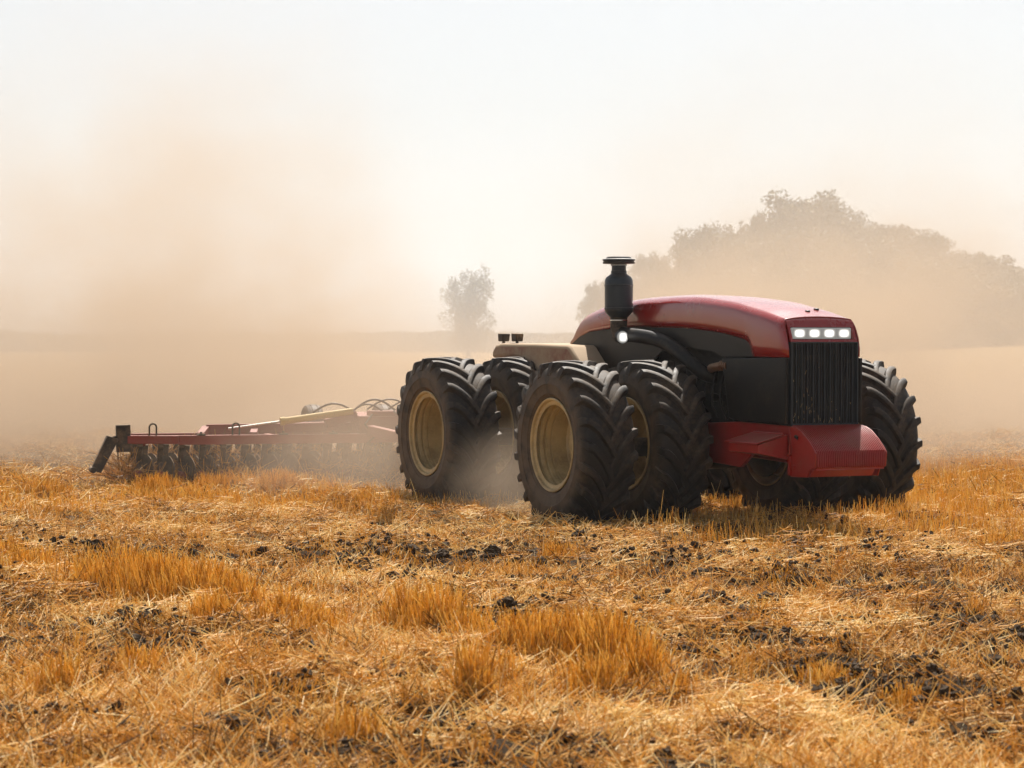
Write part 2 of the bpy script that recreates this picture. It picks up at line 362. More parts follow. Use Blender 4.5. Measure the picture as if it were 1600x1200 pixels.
# air cleaner stack
sx_, sy_ = -.75, 1.32
b = MB()
b.lathe([(2.62, .115), (2.655, .15), (2.70, .185), (2.725, .188), (2.73, .193), (2.745, .193), (2.75, .187), (3.03, .187), (3.035, .193), (3.05, .193), (3.055, .187), (3.11, .185), (3.15, .165), (3.185, .115), (3.205, .10)], 'z', 40, (sx_, sy_, 0))
st = b.build('air_cleaner', M['stack'], tractor, smooth=30)
b = MB(); b.lathe([(3.200, .105), (3.23, .105), (3.235, .096), (3.30, .096), (3.30, .108), (3.33, .108)], 'z', 32, (sx_, sy_, 0)); b.build('neck', M['stack'], st)
b = MB(); b.lathe([(3.325, .19), (3.327, .212), (3.345, .215), (3.35, .203), (3.365, .205), (3.37, .218), (3.385, .218), (3.395, .17), (3.405, .165), (3.418, .15), (3.425, .05)], 'z', 40, (sx_, sy_, 0)); b.build('rain_cap', M['stack'], st)
for p_ in ([(3.305, .1105), (3.313, .1105)], [(2.575, .118), (2.59, .118)]):
    b = MB(); b.lathe(p_, 'z', 32, (sx_, sy_, 0)); b.build('clamp', M['chrome'], st)
b = MB(); b.tube([(sx_, sy_, 2.63), (sx_, sy_, 2.50), (sx_+.005, sy_-.02, 2.43), (sx_+.02, sy_-.10, 2.385)], .112, 24); b.build('elbow', M['iron'], st)
b = MB()
pts = [(sx_+.0, sy_-.04, 2.42), (-.73, 1.10, 2.39), (-.70, .8, 2.37), (-.66, .45, 2.33), (-.62, .15, 2.24), (-.58, -.10, 2.12), (-.54, -.30, 2.00), (-.46, -.42, 1.9), (-.3, -.5, 1.85)]
sp = []
for i in range(len(pts)-1):
    P = [Vector(pts[max(0, min(len(pts)-1, i+k))]) for k in (-1, 0, 1, 2)]
    for t in (0, .25, .5, .75):
        sp.append(.5*((2*P[1]) + (-P[0]+P[2])*t + (2*P[0]-5*P[1]+4*P[2]-P[3])*t*t + (-P[0]+3*P[1]-3*P[2]+P[3])*t**3))
b.tube(sp, .092, 18); b.build('intake_pipe', M['hose'], tractor)
b = MB(); b.lathe([(1.00, .085), (1.06, .085), (1.1, .05)], 'y', 24, (-.87, 0, 2.36)); b.bar((-.85, 1.09, 2.36), (-.70, 1.16, 2.38), .04, .04)
wl = b.build('work_light', M['black'], tractor)
b = MB(); b.lathe([(.975, .02), (.982, .078), (.998, .082)], 'y', 24, (-.87, 0, 2.36)); b.build('lens', M['lamp'], wl)
# rear deck with fenders and two lamps
DP = [(2.08, 2.0), (2.36, 2.22), (2.44, 2.25), (3.4, 2.27), (4.50, 2.275), (4.68, 2.25), (4.78, 2.17), (4.80, 2.06), (4.3, 2.085), (3.98, 2.075), (3.80, 2.04), (3.66, 1.94), (3.52, 1.87), (3.35, 1.83), (2.7, 1.70), (2.3, 1.70)]
b = MB(); b.prism(DP, -.95, .95); b.build('rear_deck', M['tan_body'], tractor, bevel=.05, seg=3)
for s_, ys in ((-1, (4.26, 4.70)),):
    for y in ys:
        x = s_*.80
        b = MB(); b.add([(x-.055, y-.075, 2.30), (x+.055, y-.075, 2.30), (x+.055, y+.075, 2.30), (x-.055, y+.075, 2.30), (x-.06, y-.10, 2.41), (x+.06, y-.10, 2.41), (x+.06, y+.08, 2.415), (x-.06, y+.08, 2.415)],
              [(0, 3, 2, 1), (4, 5, 6, 7), (0, 1, 5, 4), (1, 2, 6, 5), (2, 3, 7, 6), (3, 0, 4, 7)])
        b.box((x-.02, y-.02, 2.265), (x+.02, y+.02, 2.305)); b.build('deck_lamp', M['iron'], tractor, bevel=.012)

# ---- wheels
def tyre_mesh():
    b = MB()
    prof = [(-.29, .565), (-.325, .60), (-.335, .625), (-.345, .63), (-.348, .65), (-.352, .68), (-.364, .74), (-.371, .745), (-.373, .755), (-.369, .765), (-.374, .83), (-.36, .885), (-.335, .925), (-.30, .95), (-.22, .968), (-.1, .977), (0, .98)]
    prof = prof + [(-u, r) for u, r in prof[-2::-1]] + [(.2, .55), (-.2, .55), (-.29, .565)]
    b.lathe(prof, 'x', 108, cap=False)
    NL = 21
    for side in (-1, 1):
        for k in range(NL):
            p0 = 2*math.pi*(k + (.5 if side > 0 else 0))/NL
            st_ = []
            ns = 15
            for i in range(ns):
                t = i/(ns-1)
                if t < .78:
                    q_ = t/.78; u = -.035 + q_*.365; ph = R(25)*(1-(1-q_)**1.55); rt = 1.035 - .018*q_**2; rb = .962 - .02*q_**2
                    nr_ = (0, 1)
                else:
                    q_ = (t-.78)/.22; u = .33 + .045*math.sin(q_*math.pi/2); ph = R(25) + R(1.8)*q_; rt = 1.017 - .16*q_; rb = .925 - .09*q_
                    u += .012*(1-q_)
                ww = (.029 + .017*t if t < .78 else .042 + .01*q_)
                st_.append((u, ph, rt, rb, ww))
            vs = []
            for i, (u, ph, rt, rb, ww) in enumerate(st_):
                # direction of the bar in (u, arc) space
                a_, c_ = st_[max(0, i-1)], st_[min(ns-1, i+1)]
                du, dp = c_[0]-a_[0], (c_[1]-a_[1])*1.0
                L_ = math.hypot(du, dp) or 1; nu, npz = -dp/L_, du/L_
                if i >= 11: nu, npz = 0, 1
                for off, rad, in ((-1.55, rb), (-.95, rt-.006), (-.5, rt), (.5, rt), (.95, rt-.006), (1.55, rb)):
                    uu = u + nu*ww*off; pp = p0 + ph + npz*ww*off/1.0
                    xx = uu - (.028 if rad == rb and i >= 11 else 0)
                    vs.append((side*xx, -rad*math.cos(pp), rad*math.sin(pp)))
            fs = [(i*6+j, i*6+j+1, (i+1)*6+j+1, (i+1)*6+j) for i in range(ns-1) for j in range(5)] + [tuple(range(6)), tuple((ns-1)*6+j for j in range(6))]
            b.add(vs, fs)
    # bead ridge rings
    o = b.build('tyre', M['rubber'], None, smooth=38)
    return o
def rim_mesh():
    b = MB()  # +x is outwards
    prof = [(.285, .50), (.30, .575), (.325, .588), (.335, .575), (.325, .556), (.30, .55), (.285, .535), (.262, .525), (.255, .548), (.235, .548), (.228, .515), (.185, .505), (.178, .528), (.155, .528), (.148, .498), (.10, .49), (.095, .505), (.08, .505), (.075, .485), (.0, .48), (-.12, .465), (-.15, .44), (-.145, .40), (-.11, .30), (-.10, .22), (-.07, .20), (-.03, .18), (-.01, .165), (-.005, .05), (-.004, .001)]
    b.lathe(prof, 'x', 64, cap=False)
    b.lathe([(.0, .495), (-.15, .51), (-.29, .55), (-.325, .588), (-.335, .57), (-.30, .54), (-.1, .49)], 'x', 64, cap=False)
    for k in range(10):
        a_ = 2*math.pi*k/10; b.lathe([(-.125, .017), (-.08, .017)], 'x', 6, (0, .26*math.cos(a_), .26*math.sin(a_)))
    return b.build('rim', M['rim'], None, smooth=30)
ty0, rm0 = tyre_mesh(), rim_mesh()
first = True
for yy in (0, 3.82):
    for x, s_ in ((-2.09, -1), (-1.03, -1), (1.03, 1), (2.09, 1)):
        wh = empty('wheel', (x, yy, 1.02 if yy == 0 else 1.035), 0, tractor)
        t_ = ty0 if first else ty0.copy(); r_ = rm0 if first else rm0.copy()
        if not first: C.objects.link(t_); C.objects.link(r_)
        first = False
        t_.parent = wh; r_.parent = wh; t_.scale = (1, 1.018, 1.018); r_.scale = (s_, 1, 1)
        ang = random.uniform(0, 2*math.pi/19); t_.rotation_euler = (ang, 0, 0); r_.rotation_euler = (random.uniform(0, 6), 0, 0)

# ================================================================== CULTIVATOR
IA = R(15)
cul = empty('cultivator', (-1.75, 40.15, -.02), IA)
tag(cul, 'wide red tillage implement towed behind the tractor, half hidden by its own dust', 'farm implement')
# own frame: x across (negative is to the left in the photo), -y forward
b = MB()
b.bar((-4.45, -.25, .79), (-3.65, -.28, .78), .12, .13); b.bar((-3.65, -.28, .775), (3.65, -.28, .775), .12, .145); b.bar((3.65, -.28, .775), (4.45, -.25, .785), .12, .13)
front_beam = b.build('front_beam', M['red_old'], cul, bevel=.008)
for y_, w_ in ((.95, 4.3), (2.0, 4.2)):
    b = MB(); b.bar((-w_, y_, .74), (w_, y_, .74), .12, .12); b.build('rear_beam', M['red_old'], cul, bevel=.008)
b = MB()
for x in (-4.2, -3.0, -1.9, -.8, .8, 1.9, 3.0, 4.2): b.bar((x, -.22, .74), (x, 2.0, .73), .09, .1)
b.build('cross_member', M['red_old'], cul, bevel=.006)
b = MB()
b.bar((-3.05, .9, .90), (-.6, .55, .93), .13, .15); b.bar((-2.2, 1.0, .90), (-.5, .75, .95), .12, .15); b.bar((-3.05, .9, .9), (-3.2, .5, .80), .12, .12); b.bar((-2.25, .9, .9), (-2.35, .5, .80), .12, .12)
b.bar((3.05, .9, .90), (.6, .55, .93), .13, .15); b.bar((2.2, 1.0, .90), (.5, .75, .95), .12, .15)
b.build('wing_frame', M['red_old'], cul, bevel=.008)
b = MB(); b.box((-.75, -.15, .80), (.75, 2.2, 1.12)); b.box((-.55, -.15, 1.12), (.55, .25, 1.2)); b.bar((-.6, -.3, .9), (0, -3.6, .72), .14, .16); b.bar((.6, -.3, .9), (0, -3.6, .72), .14, .16); b.box((-.12, -4.0, .62), (.12, -3.5, .76))
b.bar((-.75, .1, 1.14), (-1.25, .1, 1.0), .18, .14); b.bar((.75, .1, 1.14), (1.25, .1, 1.0), .18, .14)
b.build('centre_frame', M['red_old'], cul, bevel=.012)
for s_ in (-1, 1):
    b = MB(); b.tube([(s_*.85, -.1, 1.20), (s_*1.35, -.12, 1.135), (s_*1.95, -.14, 1.055)], .056, 16); b.tube([(s_*1.95, -.14, 1.055), (s_*2.02, -.14, 1.046)], .07, 16)
    cy_ = b.build('hydraulic_cylinder', M['yellow'], cul)
    b = MB(); b.tube([(s_*2.02, -.14, 1.046), (s_*2.85, -.14, .94)], .02, 10); b.build('rod', M['chrome'], cy_)
    b = MB()
    def arc(x0, x1, y, z0, h, n=9): return [(x0+(x1-x0)*i/n, y, z0 + h*math.sin(math.pi*i/n)) for i in range(n+1)]
    b.tube(arc(s_*1.5, s_*.75, .05, 1.15, .17), .016, 8); b.tube(arc(s_*.8, s_*.1, .1, 1.2, .18), .016, 8); b.tube(arc(s_*.55, s_*-.2, .2, 1.22, .16), .014, 8); b.tube(arc(s_*.3, s_*.9, -.05, 1.15, .16), .014, 8)
    b.tube([(s_*.2, -.2, 1.2), (s_*.15, -.5, 1.12), (s_*.1, -1.2, .95), (0, -3.2, .95), (0, -4.0, 1.1)], .014, 8)
    b.tube([(s_*.55, -.2, 1.15), (s_*.7, -.35, 1.0), (s_*.55, -.38, .8), (s_*.7, -.35, .66)], .014, 8)
    b.build('hydraulic_hose', M['hose'], cul)
for k, x in enumerate([-4.05, -2.75]): 
    b = MB(); b.tube([(x-.055, -.28, .84)] + [(x-.055*math.cos(t*math.pi/6), -.28, .98+.055*math.sin(t*math.pi/6)) for t in range(7)] + [(x+.055, -.28, .84)], .014, 8); b.build('lift_eye', M['iron'], cul)
for x in (-3.3, -2.0, -1.2):
    b = MB(); b.box((x-.06, -.36, .845), (x+.06, -.22, .87)); b.lathe([(.87, .018), (.90, .018)], 'z', 6, (x, -.29, 0)); b.build('clamp_plate', M['iron'], cul)
# end arm with deflector
for s_ in (-1, 1):
    b = MB(); b.bar((s_*4.50, -.25, .60), (s_*4.51, -.25, 1.02), .22, .12, up=(0, 1, 0)); b.bar((s_*4.35, -.25, .80), (s_*4.56, -.25, .80), .07, .07)
    ea = b.build('end_bracket', M['iron'], cul, bevel=.006)
    b = MB(); b.add([(s_*4.58, -.34, .80), (s_*4.76, -.34, .86), (s_*4.76, -.16, .86), (s_*4.58, -.16, .80), (s_*4.86, -.36, .28), (s_*5.02, -.36, .33), (s_*5.0, -.12, .33), (s_*4.84, -.12, .28), ],
      [(0, 1, 2, 3), (4, 7, 6, 5), (0, 4, 5, 1), (1, 5, 6, 2), (2, 6, 7, 3), (3, 7, 4, 0)])
    b.tube([(s_*4.98, -.4, .33), (s_*4.98, -.1, .33)], .05, 12); b.tube([(s_*4.52, -.25, .86), (s_*4.68, -.25, .82)], .02, 8)
    b.build('deflector_arm', M['iron'], ea, bevel=.01)
# shanks with discs
def shank():
    b = MB(); p_ = [(0, -.28, .70), (0, -.20, .62), (0, -.10, .45), (.02, -.14, .30), (.03, -.2, .24)]
    for a_, c_ in zip(p_, p_[1:]): b.bar(a_, c_, .085, .075)
    o = b.build('shank', M['iron'], cul, bevel=.006)
    b = MB(); b.lathe([(0, .33), (.012, .328), (.035, .22), (.045, .08), (.048, .05), (.07, .05), (.09, .03)], 'x', 28); d = b.build('disc', M['iron'], o, loc=(.05, -.2, .22)); d.rotation_euler = (0, R(8), R(22))
    b = MB(); b.lathe([(-.02, .075), (-.10, .075), (-.13, .05)], 'x', 16); h = b.build('hub', M['red_old'], o, loc=(.05, -.2, .22)); h.rotation_euler = (0, R(8), R(22))
    return o, d, h
s0, d0, h0 = shank(); first = True
for row, (yo, n_, w_) in enumerate(((0, 27, 4.25), (.55, 26, 4.1), (1.25, 26, 4.2))):
    for i in range(n_):
        x = -w_ + 2*w_*i/(n_-1)
        if first: o, d, h = s0, d0, h0; first = False
        else:
            o, d, h = s0.copy(), d0.copy(), h0.copy()
            for q in (o, d, h): C.objects.link(q)
            d.parent = o; h.parent = o
        o.location = (x, yo + random.uniform(-.01, .01), random.uniform(-.02, .01)); o.rotation_euler = (0, 0, 0 if row == 0 else R(180)*0)
# rear tines and crumbler
tine0 = None
for k in range(24):
    x = -4.35 + k*8.7/23
    if tine0 is None:
        b = MB(); b.tube([(.0, 0, .0)] + [(.04*math.sin(t*.4), .35*math.sin(t*.36), -.55*t/8) for t in range(1, 9)], .014, 7); o = tine0 = b.build('spring_tine', M['iron'], cul)
    else: o = tine0.copy(); C.objects.link(o)
    o.location = (x, 2.05, .69)
for x in (-.95, .28, 1.5, 2.7):
    e = empty('transport_wheel', (x, 2.9, .82), 0, cul)
    b = MB(); b.lathe([(-.12, .22), (-.15, .28), (-.15, .36), (-.12, .395), (-.06, .41), (-.055, .40), (-.045, .40), (-.04, .412), (.04, .412), (.045, .40), (.055, .40), (.06, .41), (.12, .395), (.15, .36), (.15, .28), (.12, .22), (-.12, .22)], 'x', 40, cap=False); b.build('tyre', M['rubber'], e)
    b = MB(); b.lathe([(-.12, .22), (-.06, .2), (-.05, .06), (.05, .06), (.06, .2), (.12, .22)], 'x', 24); b.build('rim', M['rim'], e)
b = MB()
for x in (-.95, .28, 1.5, 2.7):
    b = MB(); b.bar((x+.22, 2.0, .76), (x+.22, 2.9, .82), .07, .09); b.bar((x+.25, 2.9, .82), (x-.05, 2.9, .82), .05, .05); b.build('wheel_arm', M['red_old'], cul)

# ================================================================== GROUND
rng = np.random.default_rng(11)
_lat = rng.random((256, 256))
def vn(x, y, s, o=0):
    x = np.asarray(x)*s + 37.3 + o*17.1; y = np.asarray(y)*s + 91.7 + o*5.3
    xi = np.floor(x).astype(int); yi = np.floor(y).astype(int); fx = x-xi; fy_ = y-yi
    fx = fx*fx*(3-2*fx); fy_ = fy_*fy_*(3-2*fy_)
    g = lambda a, b_: _lat[a % 256, b_ % 256]
    return (g(xi, yi)*(1-fx)+g(xi+1, yi)*fx)*(1-fy_) + (g(xi, yi+1)*(1-fx)+g(xi+1, yi+1)*fx)*fy_
def fbm(x, y, s, n=4, o=0, r=.5):
    t = 0; a_ = 1; k = 0
    for i in range(n): t = t + a_*vn(x, y, s*2**i, o+i); k += a_; a_ *= r
    return t/k
# unworked strip: line from the row seen at left to the right of the tractor path
def rowdist(x, y):   # signed distance to the standing row, direction parallel to the tractor track
    # line through (-4.4,24.6) and (.95,15.5)
    dx, dy = 5.35, -9.1; L_ = math.hypot(dx, dy); dx /= L_; dy /= L_
    rx, ry = x+4.4, y-24.6
    return rx*dy - ry*dx, rx*dx + ry*dy     # distance, along
def bare(x, y):
    b_ = fbm(x, y, .9, 4, 3, .65); c_ = fbm(x, y, .16, 2, 9)
    band = np.clip((29.2-y)/2.5, 0, 1)*1.0
    d, al = rowdist(x, y)
    v = (b_ + (c_-.5)*.55) * 1
    v = v + (fbm(x, y, 3.2, 4, 17, .7)-.5)*.85
    m = np.clip((v-.46)/.20, 0, 1)*band
    ia, ib = (x+1.75)*.9659 + (y-40.15)*.2588, -(x+1.75)*.2588 + (y-40.15)*.9659
    return np.maximum(m*np.clip((np.abs(d)-.5)/.6, 0, 1), .9*np.clip((4.8-np.abs(ia))/.5, 0, 1)*np.exp(-((ib-.9)/1.1)**2))
def gz(x, y):
    k = np.clip((120-y)/60, 0, 1)
    tx_, ty_ = x-2.66, y-32.05; lx = tx_*.8988 + ty_*.4384; fw = tx_*.4384 - ty_*.8988
    rg_ = (.15*np.exp(-((lx+3.15)/.42)**2)*np.clip((5-fw)/2, 0, 1) + .11*np.exp(-((fw-2.0)/.55)**2)*np.clip((lx+3.0)/.8, 0, 1)*np.clip((4.5-lx)/1.5, 0, 1))*np.clip((60-y)/15, 0, 1)
    ia, ib = (x+1.75)*.9659 + (y-40.15)*.2588, -(x+1.75)*.2588 + (y-40.15)*.9659
    rg_ = rg_ + .60*np.clip((4.7-np.abs(ia))/.5, 0, 1)*np.exp(-((ib-.8)/.75)**2)*fbm(x, y, 1.8, 3, 55)
    rg_ = rg_ + 4.2*np.clip((x-8)/55, 0, 1)**1.1*np.clip((y-48)/170, 0, 1)**1.2*np.clip((700-y)/300, 0, 1)
    return rg_ + k*((fbm(x, y, .35, 3, 1)-.5)*.16 + (fbm(x, y, 1.6, 4, 5)-.5)*.15*np.clip((60-y)/20, 0, 1)) + (fbm(x, y, .01, 2, 12)-.5)*.5*np.clip((y-60)/300, 0, 1)
def pile(x, y):
    return np.clip(fbm(x, y, 1.1, 4, 21)-.42, 0, 1)*.6
def axis(lo, hi, fine0, fine1, step, grow=1.25):
    a_ = list(np.arange(fine0, fine1, step)); s_ = step; p_ = fine1
    while p_ < hi: a_.append(p_); s_ *= grow; p_ += s_
    a_.append(hi); s_ = step; p_ = fine0-step
    while p_ > lo: a_.insert(0, p_); s_ *= grow; p_ -= s_
    a_.insert(0, lo); return np.array(a_)
gx = axis(-900, 900, -9, 10, .07, 1.18); gy = axis(-60, 1700, 12, 44, .08, 1.12)
XX, YY = np.meshgrid(gx, gy); ZZ = gz(XX, YY)
BB = bare(XX, YY); ZZ = ZZ + BB*(fbm(XX, YY, 7, 3, 31)-.4)*.14
def npmesh(name, v, quads, m, attr=None, kind=None, smooth=False, tri=False):
    me = bpy.data.meshes.new(name); v = np.asarray(v, dtype=np.float32); quads = np.asarray(quads, dtype=np.int32); k = quads.shape[1]
    me.vertices.add(len(v)); me.vertices.foreach_set('co', v.ravel())
    me.loops.add(quads.size); me.loops.foreach_set('vertex_index', quads.ravel())
    me.polygons.add(len(quads)); me.polygons.foreach_set('loop_start', np.arange(0, quads.size, k, dtype=np.int32)); 
    me.update(calc_edges=True)
    if attr is not None:
        for an, av in attr.items():
            a_ = me.attributes.new(an, 'FLOAT', 'POINT'); a_.data.foreach_set('value', np.asarray(av, dtype=np.float32).ravel())
    me.polygons.foreach_set('use_smooth', np.full(len(quads), smooth)); me.materials.append(m)
    o = bpy.data.objects.new(name, me); C.objects.link(o)
    if kind: o['kind'] = kind
    return o
def ground_mat():
    m, nt, p = mat('straw_covered_soil')
    at = nt.nodes.new('ShaderNodeAttribute'); at.attribute_name = 'bare'
    tc = nt.nodes.new('ShaderNodeTexCoord')
    n1 = noise(nt, 1.3, 8, .7, tc.outputs['Object']); n2 = noise(nt, 14, 6, .75, tc.outputs['Object']); n3 = noise(nt, .03, 3, .5, tc.outputs['Object'])
    straw = mixc(nt, maprange(nt, n2, .35, .65), (.035, .022, .010), (.26, .14, .04))
    straw = mixc(nt, maprange(nt, n3, .4, .6, 0, .35), straw, (.34, .21, .09))
    soil = mixc(nt, n2, (.017, .012, .008), (.070, .046, .027))
    f = mathn(nt, 'MULTIPLY', at.outputs['Fac'], 1, clamp=True)
    sp = nt.nodes.new('ShaderNodeSeparateXYZ'); nt.links.new(tc.outputs['Object'], sp.inputs[0])
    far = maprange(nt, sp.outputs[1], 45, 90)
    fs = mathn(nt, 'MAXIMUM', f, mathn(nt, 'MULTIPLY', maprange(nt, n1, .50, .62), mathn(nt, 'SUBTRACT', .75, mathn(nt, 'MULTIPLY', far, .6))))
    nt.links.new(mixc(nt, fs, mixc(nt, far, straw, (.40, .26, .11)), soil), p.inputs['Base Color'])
    p.inputs['Roughness'].default_value = .95; p.inputs['Specular IOR Level'].default_value = .03
    bn = node(nt, 'ShaderNodeBump', Strength=.9, Distance=.05); nt.links.new(n2, bn.inputs['Height']); nt.links.new(bn.outputs[0], p.inputs['Normal'])
    return m
W_, H_ = len(gx), len(gy)
ii, jj = np.meshgrid(np.arange(W_-1), np.arange(H_-1)); base = (jj*W_+ii).ravel()
npmesh('ground', np.stack([XX, YY, ZZ], -1).reshape(-1, 3), np.stack([base, base+1, base+W_+1, base+W_], -1), ground_mat(), {'bare': BB}, 'structure', True)

def straw_mat(name, cols, trans=.45, rough=.6):
    m, nt, p = mat(name)
    at = nt.nodes.new('ShaderNodeAttribute'); at.attribute_name = 'tone'
    cr = nt.nodes.new('ShaderNodeValToRGB'); nt.links.new(at.outputs['Fac'], cr.inputs[0])
    el = cr.color_ramp.elements
    while len(el) < len(cols): el.new(.5)
    for e_, (ps, c_) in zip(el, cols): e_.position = ps; e_.color = (*c_, 1)
    nt.links.new(cr.outputs[0], p.inputs['Base Color']); p.inputs['Roughness'].default_value = rough; p.inputs['Specular IOR Level'].default_value = .35
    tr = nt.nodes.new('ShaderNodeBsdfTranslucent'); nt.links.new(cr.outputs[0], tr.inputs[0])
    mx = nt.nodes.new('ShaderNodeMixShader'); mx.inputs[0].default_value = trans
    nt.links.new(p.outputs[0], mx.inputs[1]); nt.links.new(tr.outputs[0], mx.inputs[2]); nt.links.new(mx.outputs[0], nt.nodes['Material Output'].inputs[0])
    return m
def stems(name, P, D, Ls, Wd, tone, bend, m, kind='stuff', seg=2):
    """P base points, D unit directions, L lengths, W widths; three-sided bent stems in one mesh"""
    n = len(P); up = np.tile(np.array([0, 0, 1.]), (n, 1)); up[np.abs(D[:, 2]) > .9] = (1, 0, 0)
    A = np.cross(D, up); A /= np.linalg.norm(A, axis=1, keepdims=True); B = np.cross(D, A)
    vs = []
    for k in range(seg+1):
        t = k/seg
        c_ = P + D*(Ls*t)[:, None] + bend*(t*t) + (bend*0)
        wk = (Wd*(1-.45*t if seg > 1 else 1))[:, None]
        for j in range(3):
            an = 2*math.pi*j/3; vs.append(c_ + A*wk*math.cos(an)*.5 + B*wk*math.sin(an)*.5)
    V = np.stack(vs, 1).reshape(-1, 3); per = 3*(seg+1)
    q = []
    for k in range(seg):
        for j in range(3): q.append([k*3+j, k*3+(j+1) % 3, (k+1)*3+(j+1) % 3, (k+1)*3+j])
    Q = (np.arange(n)[:, None, None]*per + np.array(q)[None]).reshape(-1, 4)
    return npmesh(name, V, Q, m, {'tone': np.repeat(tone, per)}, kind)
GOLD = [(0, (.09, .052, .016)), (.28, (.58, .31, .062)), (.55, (.87, .57, .18)), (.82, (.95, .81, .50))]
ORNG = [(0, (.40, .21, .035)), (.5, (.84, .50, .09)), (1, (.93, .72, .30))]
m_straw = straw_mat('dry_straw', GOLD); m_stub = straw_mat('golden_stubble', ORNG, .55)
def rand_xy(n, y0, y1, margin=1.9):
    """uniform over the ground wedge seen by the camera between two distances, with a margin each side"""
    out = []
    while sum(len(o_) for o_ in out) < n:
        y = rng.uniform(y0, y1, n); hw = .215*y1+margin; x = rng.uniform(-hw, hw, n)
        k = np.abs(x) < .215*y+margin; out.append(np.stack([x[k], y[k]], 1))
    return np.concatenate(out)[:n]
def litter(n, y0, y1, l0, l1, w0, w1, name='straw'):
    xy = rand_xy(int(n*1.5), y0, y1); b_ = bare(xy[:, 0], xy[:, 1])
    keep = rng.random(len(xy)) > b_*.78
    xy = xy[keep][:n]; b_ = b_[keep][:n]; n = len(xy); x, y = xy.T
    az = rng.uniform(0, 2*math.pi, n); tilt = np.abs(rng.normal(0, .42, n)) - .05; tilt = np.where(rng.random(n) < .05, rng.uniform(.5, 1.2, n), tilt)
    D = np.stack([np.cos(az)*np.cos(tilt), np.sin(az)*np.cos(tilt), np.sin(tilt)], 1)
    L_ = rng.uniform(l0, l1, n)*rng.uniform(.6, 1, n)
    z = gz(x, y) + pile(x, y)*rng.random(n)**.6*(1-b_) + .004
    P = np.stack([x, y, z], 1) - D*(L_/2)[:, None]; P[:, 2] = np.maximum(P[:, 2], gz(P[:, 0], P[:, 1])-.01)
    bend = rng.normal(0, 1, (n, 3))*L_[:, None]*np.array([.10, .10, .05])
    cl = fbm(x, y, 1.7, 3, 44); tone = np.clip(rng.beta(1.6, 1.8, n)*.85 + (cl-.5)*.95 + .05, 0, 1)
    return stems('straw_litter', P, D, L_, rng.uniform(w0, w1, n), tone, bend, m_straw)
litter(54000, 12.4, 18, .08, .42, .005, .0115)
litter(60000, 17.5, 25, .09, .36, .006, .0115)
litter(60000, 24, 35, .10, .30, .007, .011)
litter(45000, 34, 60, .14, .40, .012, .02)
# standing stubble
def stubble(xy, h0, h1, wd, lean=.16, tone0=0, tone1=1, hmod=None, m=None):
    x, y = xy.T; n = len(x); az = rng.uniform(0, 2*math.pi, n); t = np.abs(rng.normal(0, lean, n))
    D = np.stack([np.cos(az)*np.sin(t), np.sin(az)*np.sin(t), np.cos(t)], 1); L_ = rng.uniform(h0, h1, n)
    if hmod is not None: L_ = L_*hmod
    P = np.stack([x, y, gz(x, y)-.01], 1); bend = rng.normal(0, 1, (n, 3))*L_[:, None]*np.array([.12, .12, .02])
    return stems('stubble', P, D, L_, np.full(n, wd)*rng.uniform(.8, 1.2, n), rng.uniform(tone0, tone1, n), bend, m or m_stub)
# a) the long standing row crossing the foreground, in broken clumps
clumps = [(40, 905, 80, .30), (10, 880, 50, .25), (125, 925, 60, .38), (185, 930, 75, .42), (245, 945, 85, .40), (305, 955, 80, .38), (365, 965, 70, .30), (440, 985, 60, .25), (485, 1000, 50, .22), (330, 985, 60, .22),
 (640, 1000, 60, .36), (690, 1010, 60, .38), (735, 1040, 60, .34), (790, 1045, 80, .32), (850, 1050, 80, .34), (905, 1050, 70, .36), (960, 1060, 80, .36), (1010, 1085, 60, .30), (930, 1105, 80, .28), (735, 1110, 50, .34), (780, 1085, 60, .25), (1060, 1110, 60, .2),
 (90, 1090, 70, .22), (210, 1060, 60, .18), (1290, 1080, 60, .16), (1430, 1120, 70, .18), (1180, 1150, 60, .16), (560, 1160, 70, .18), (240, 775, 60, .28), (430, 775, 50, .26), (60, 770, 60, .22), (330, 770, 40, .24), (1560, 860, 60, .16), (1480, 900, 50, .14), (870, 870, 40, .15), (550, 800, 60, .18)]
px_, hm = [], []
for (a_, b2, wpx, hh) in clumps:
    Z_ = CAMH*3900/(b2-528); cx_ = (a_-800)/3900*Z_; rr2 = wpx*.62/3900*Z_; nn = int(2700*hh*(rr2/.25)**1.1)
    q_ = rng.normal(0, 1, (nn, 2))*np.array([rr2*.62, rr2*.9]); ang = -1.04; 
    px_.append(np.stack([cx_+q_[:, 0], Z_+q_[:, 1]+rr2*.3], 1)); hm.append(1.25*hh*np.exp(-.25*(q_**2).sum(1)/rr2**2)*rng.uniform(.55, 1.05, nn))
px_ = np.concatenate(px_); hm = np.concatenate(hm); k = rng.random(len(px_)) < np.clip((fbm(px_[:, 0], px_[:, 1], 4.5, 2, 64)-.30)/.2, .1, 1)
stubble(px_[k], 1, 1.05, .0085, .24, 0, 1, hm[k])
# b) field of standing stubble to the right of the worked ground
n = 60000; xy = rand_xy(n, 27.5, 46); x, y = xy.T
wx = x - (1.6 + .488*(32.05-y)*0) 
reg = np.clip((x - 1.2 - (y-30)*-.35)/1.2, 0, 1)*np.clip((y-28.2-(fbm(x, y, .5, 2, 70)-.5)*2.5)/.9, 0, 1)*np.clip((fbm(x, y, .7, 3, 73)-.30)/.15, .15, 1)
k = rng.random(n) < reg; stubble(xy[k], .12, .29, .0085, .13, .2, 1)
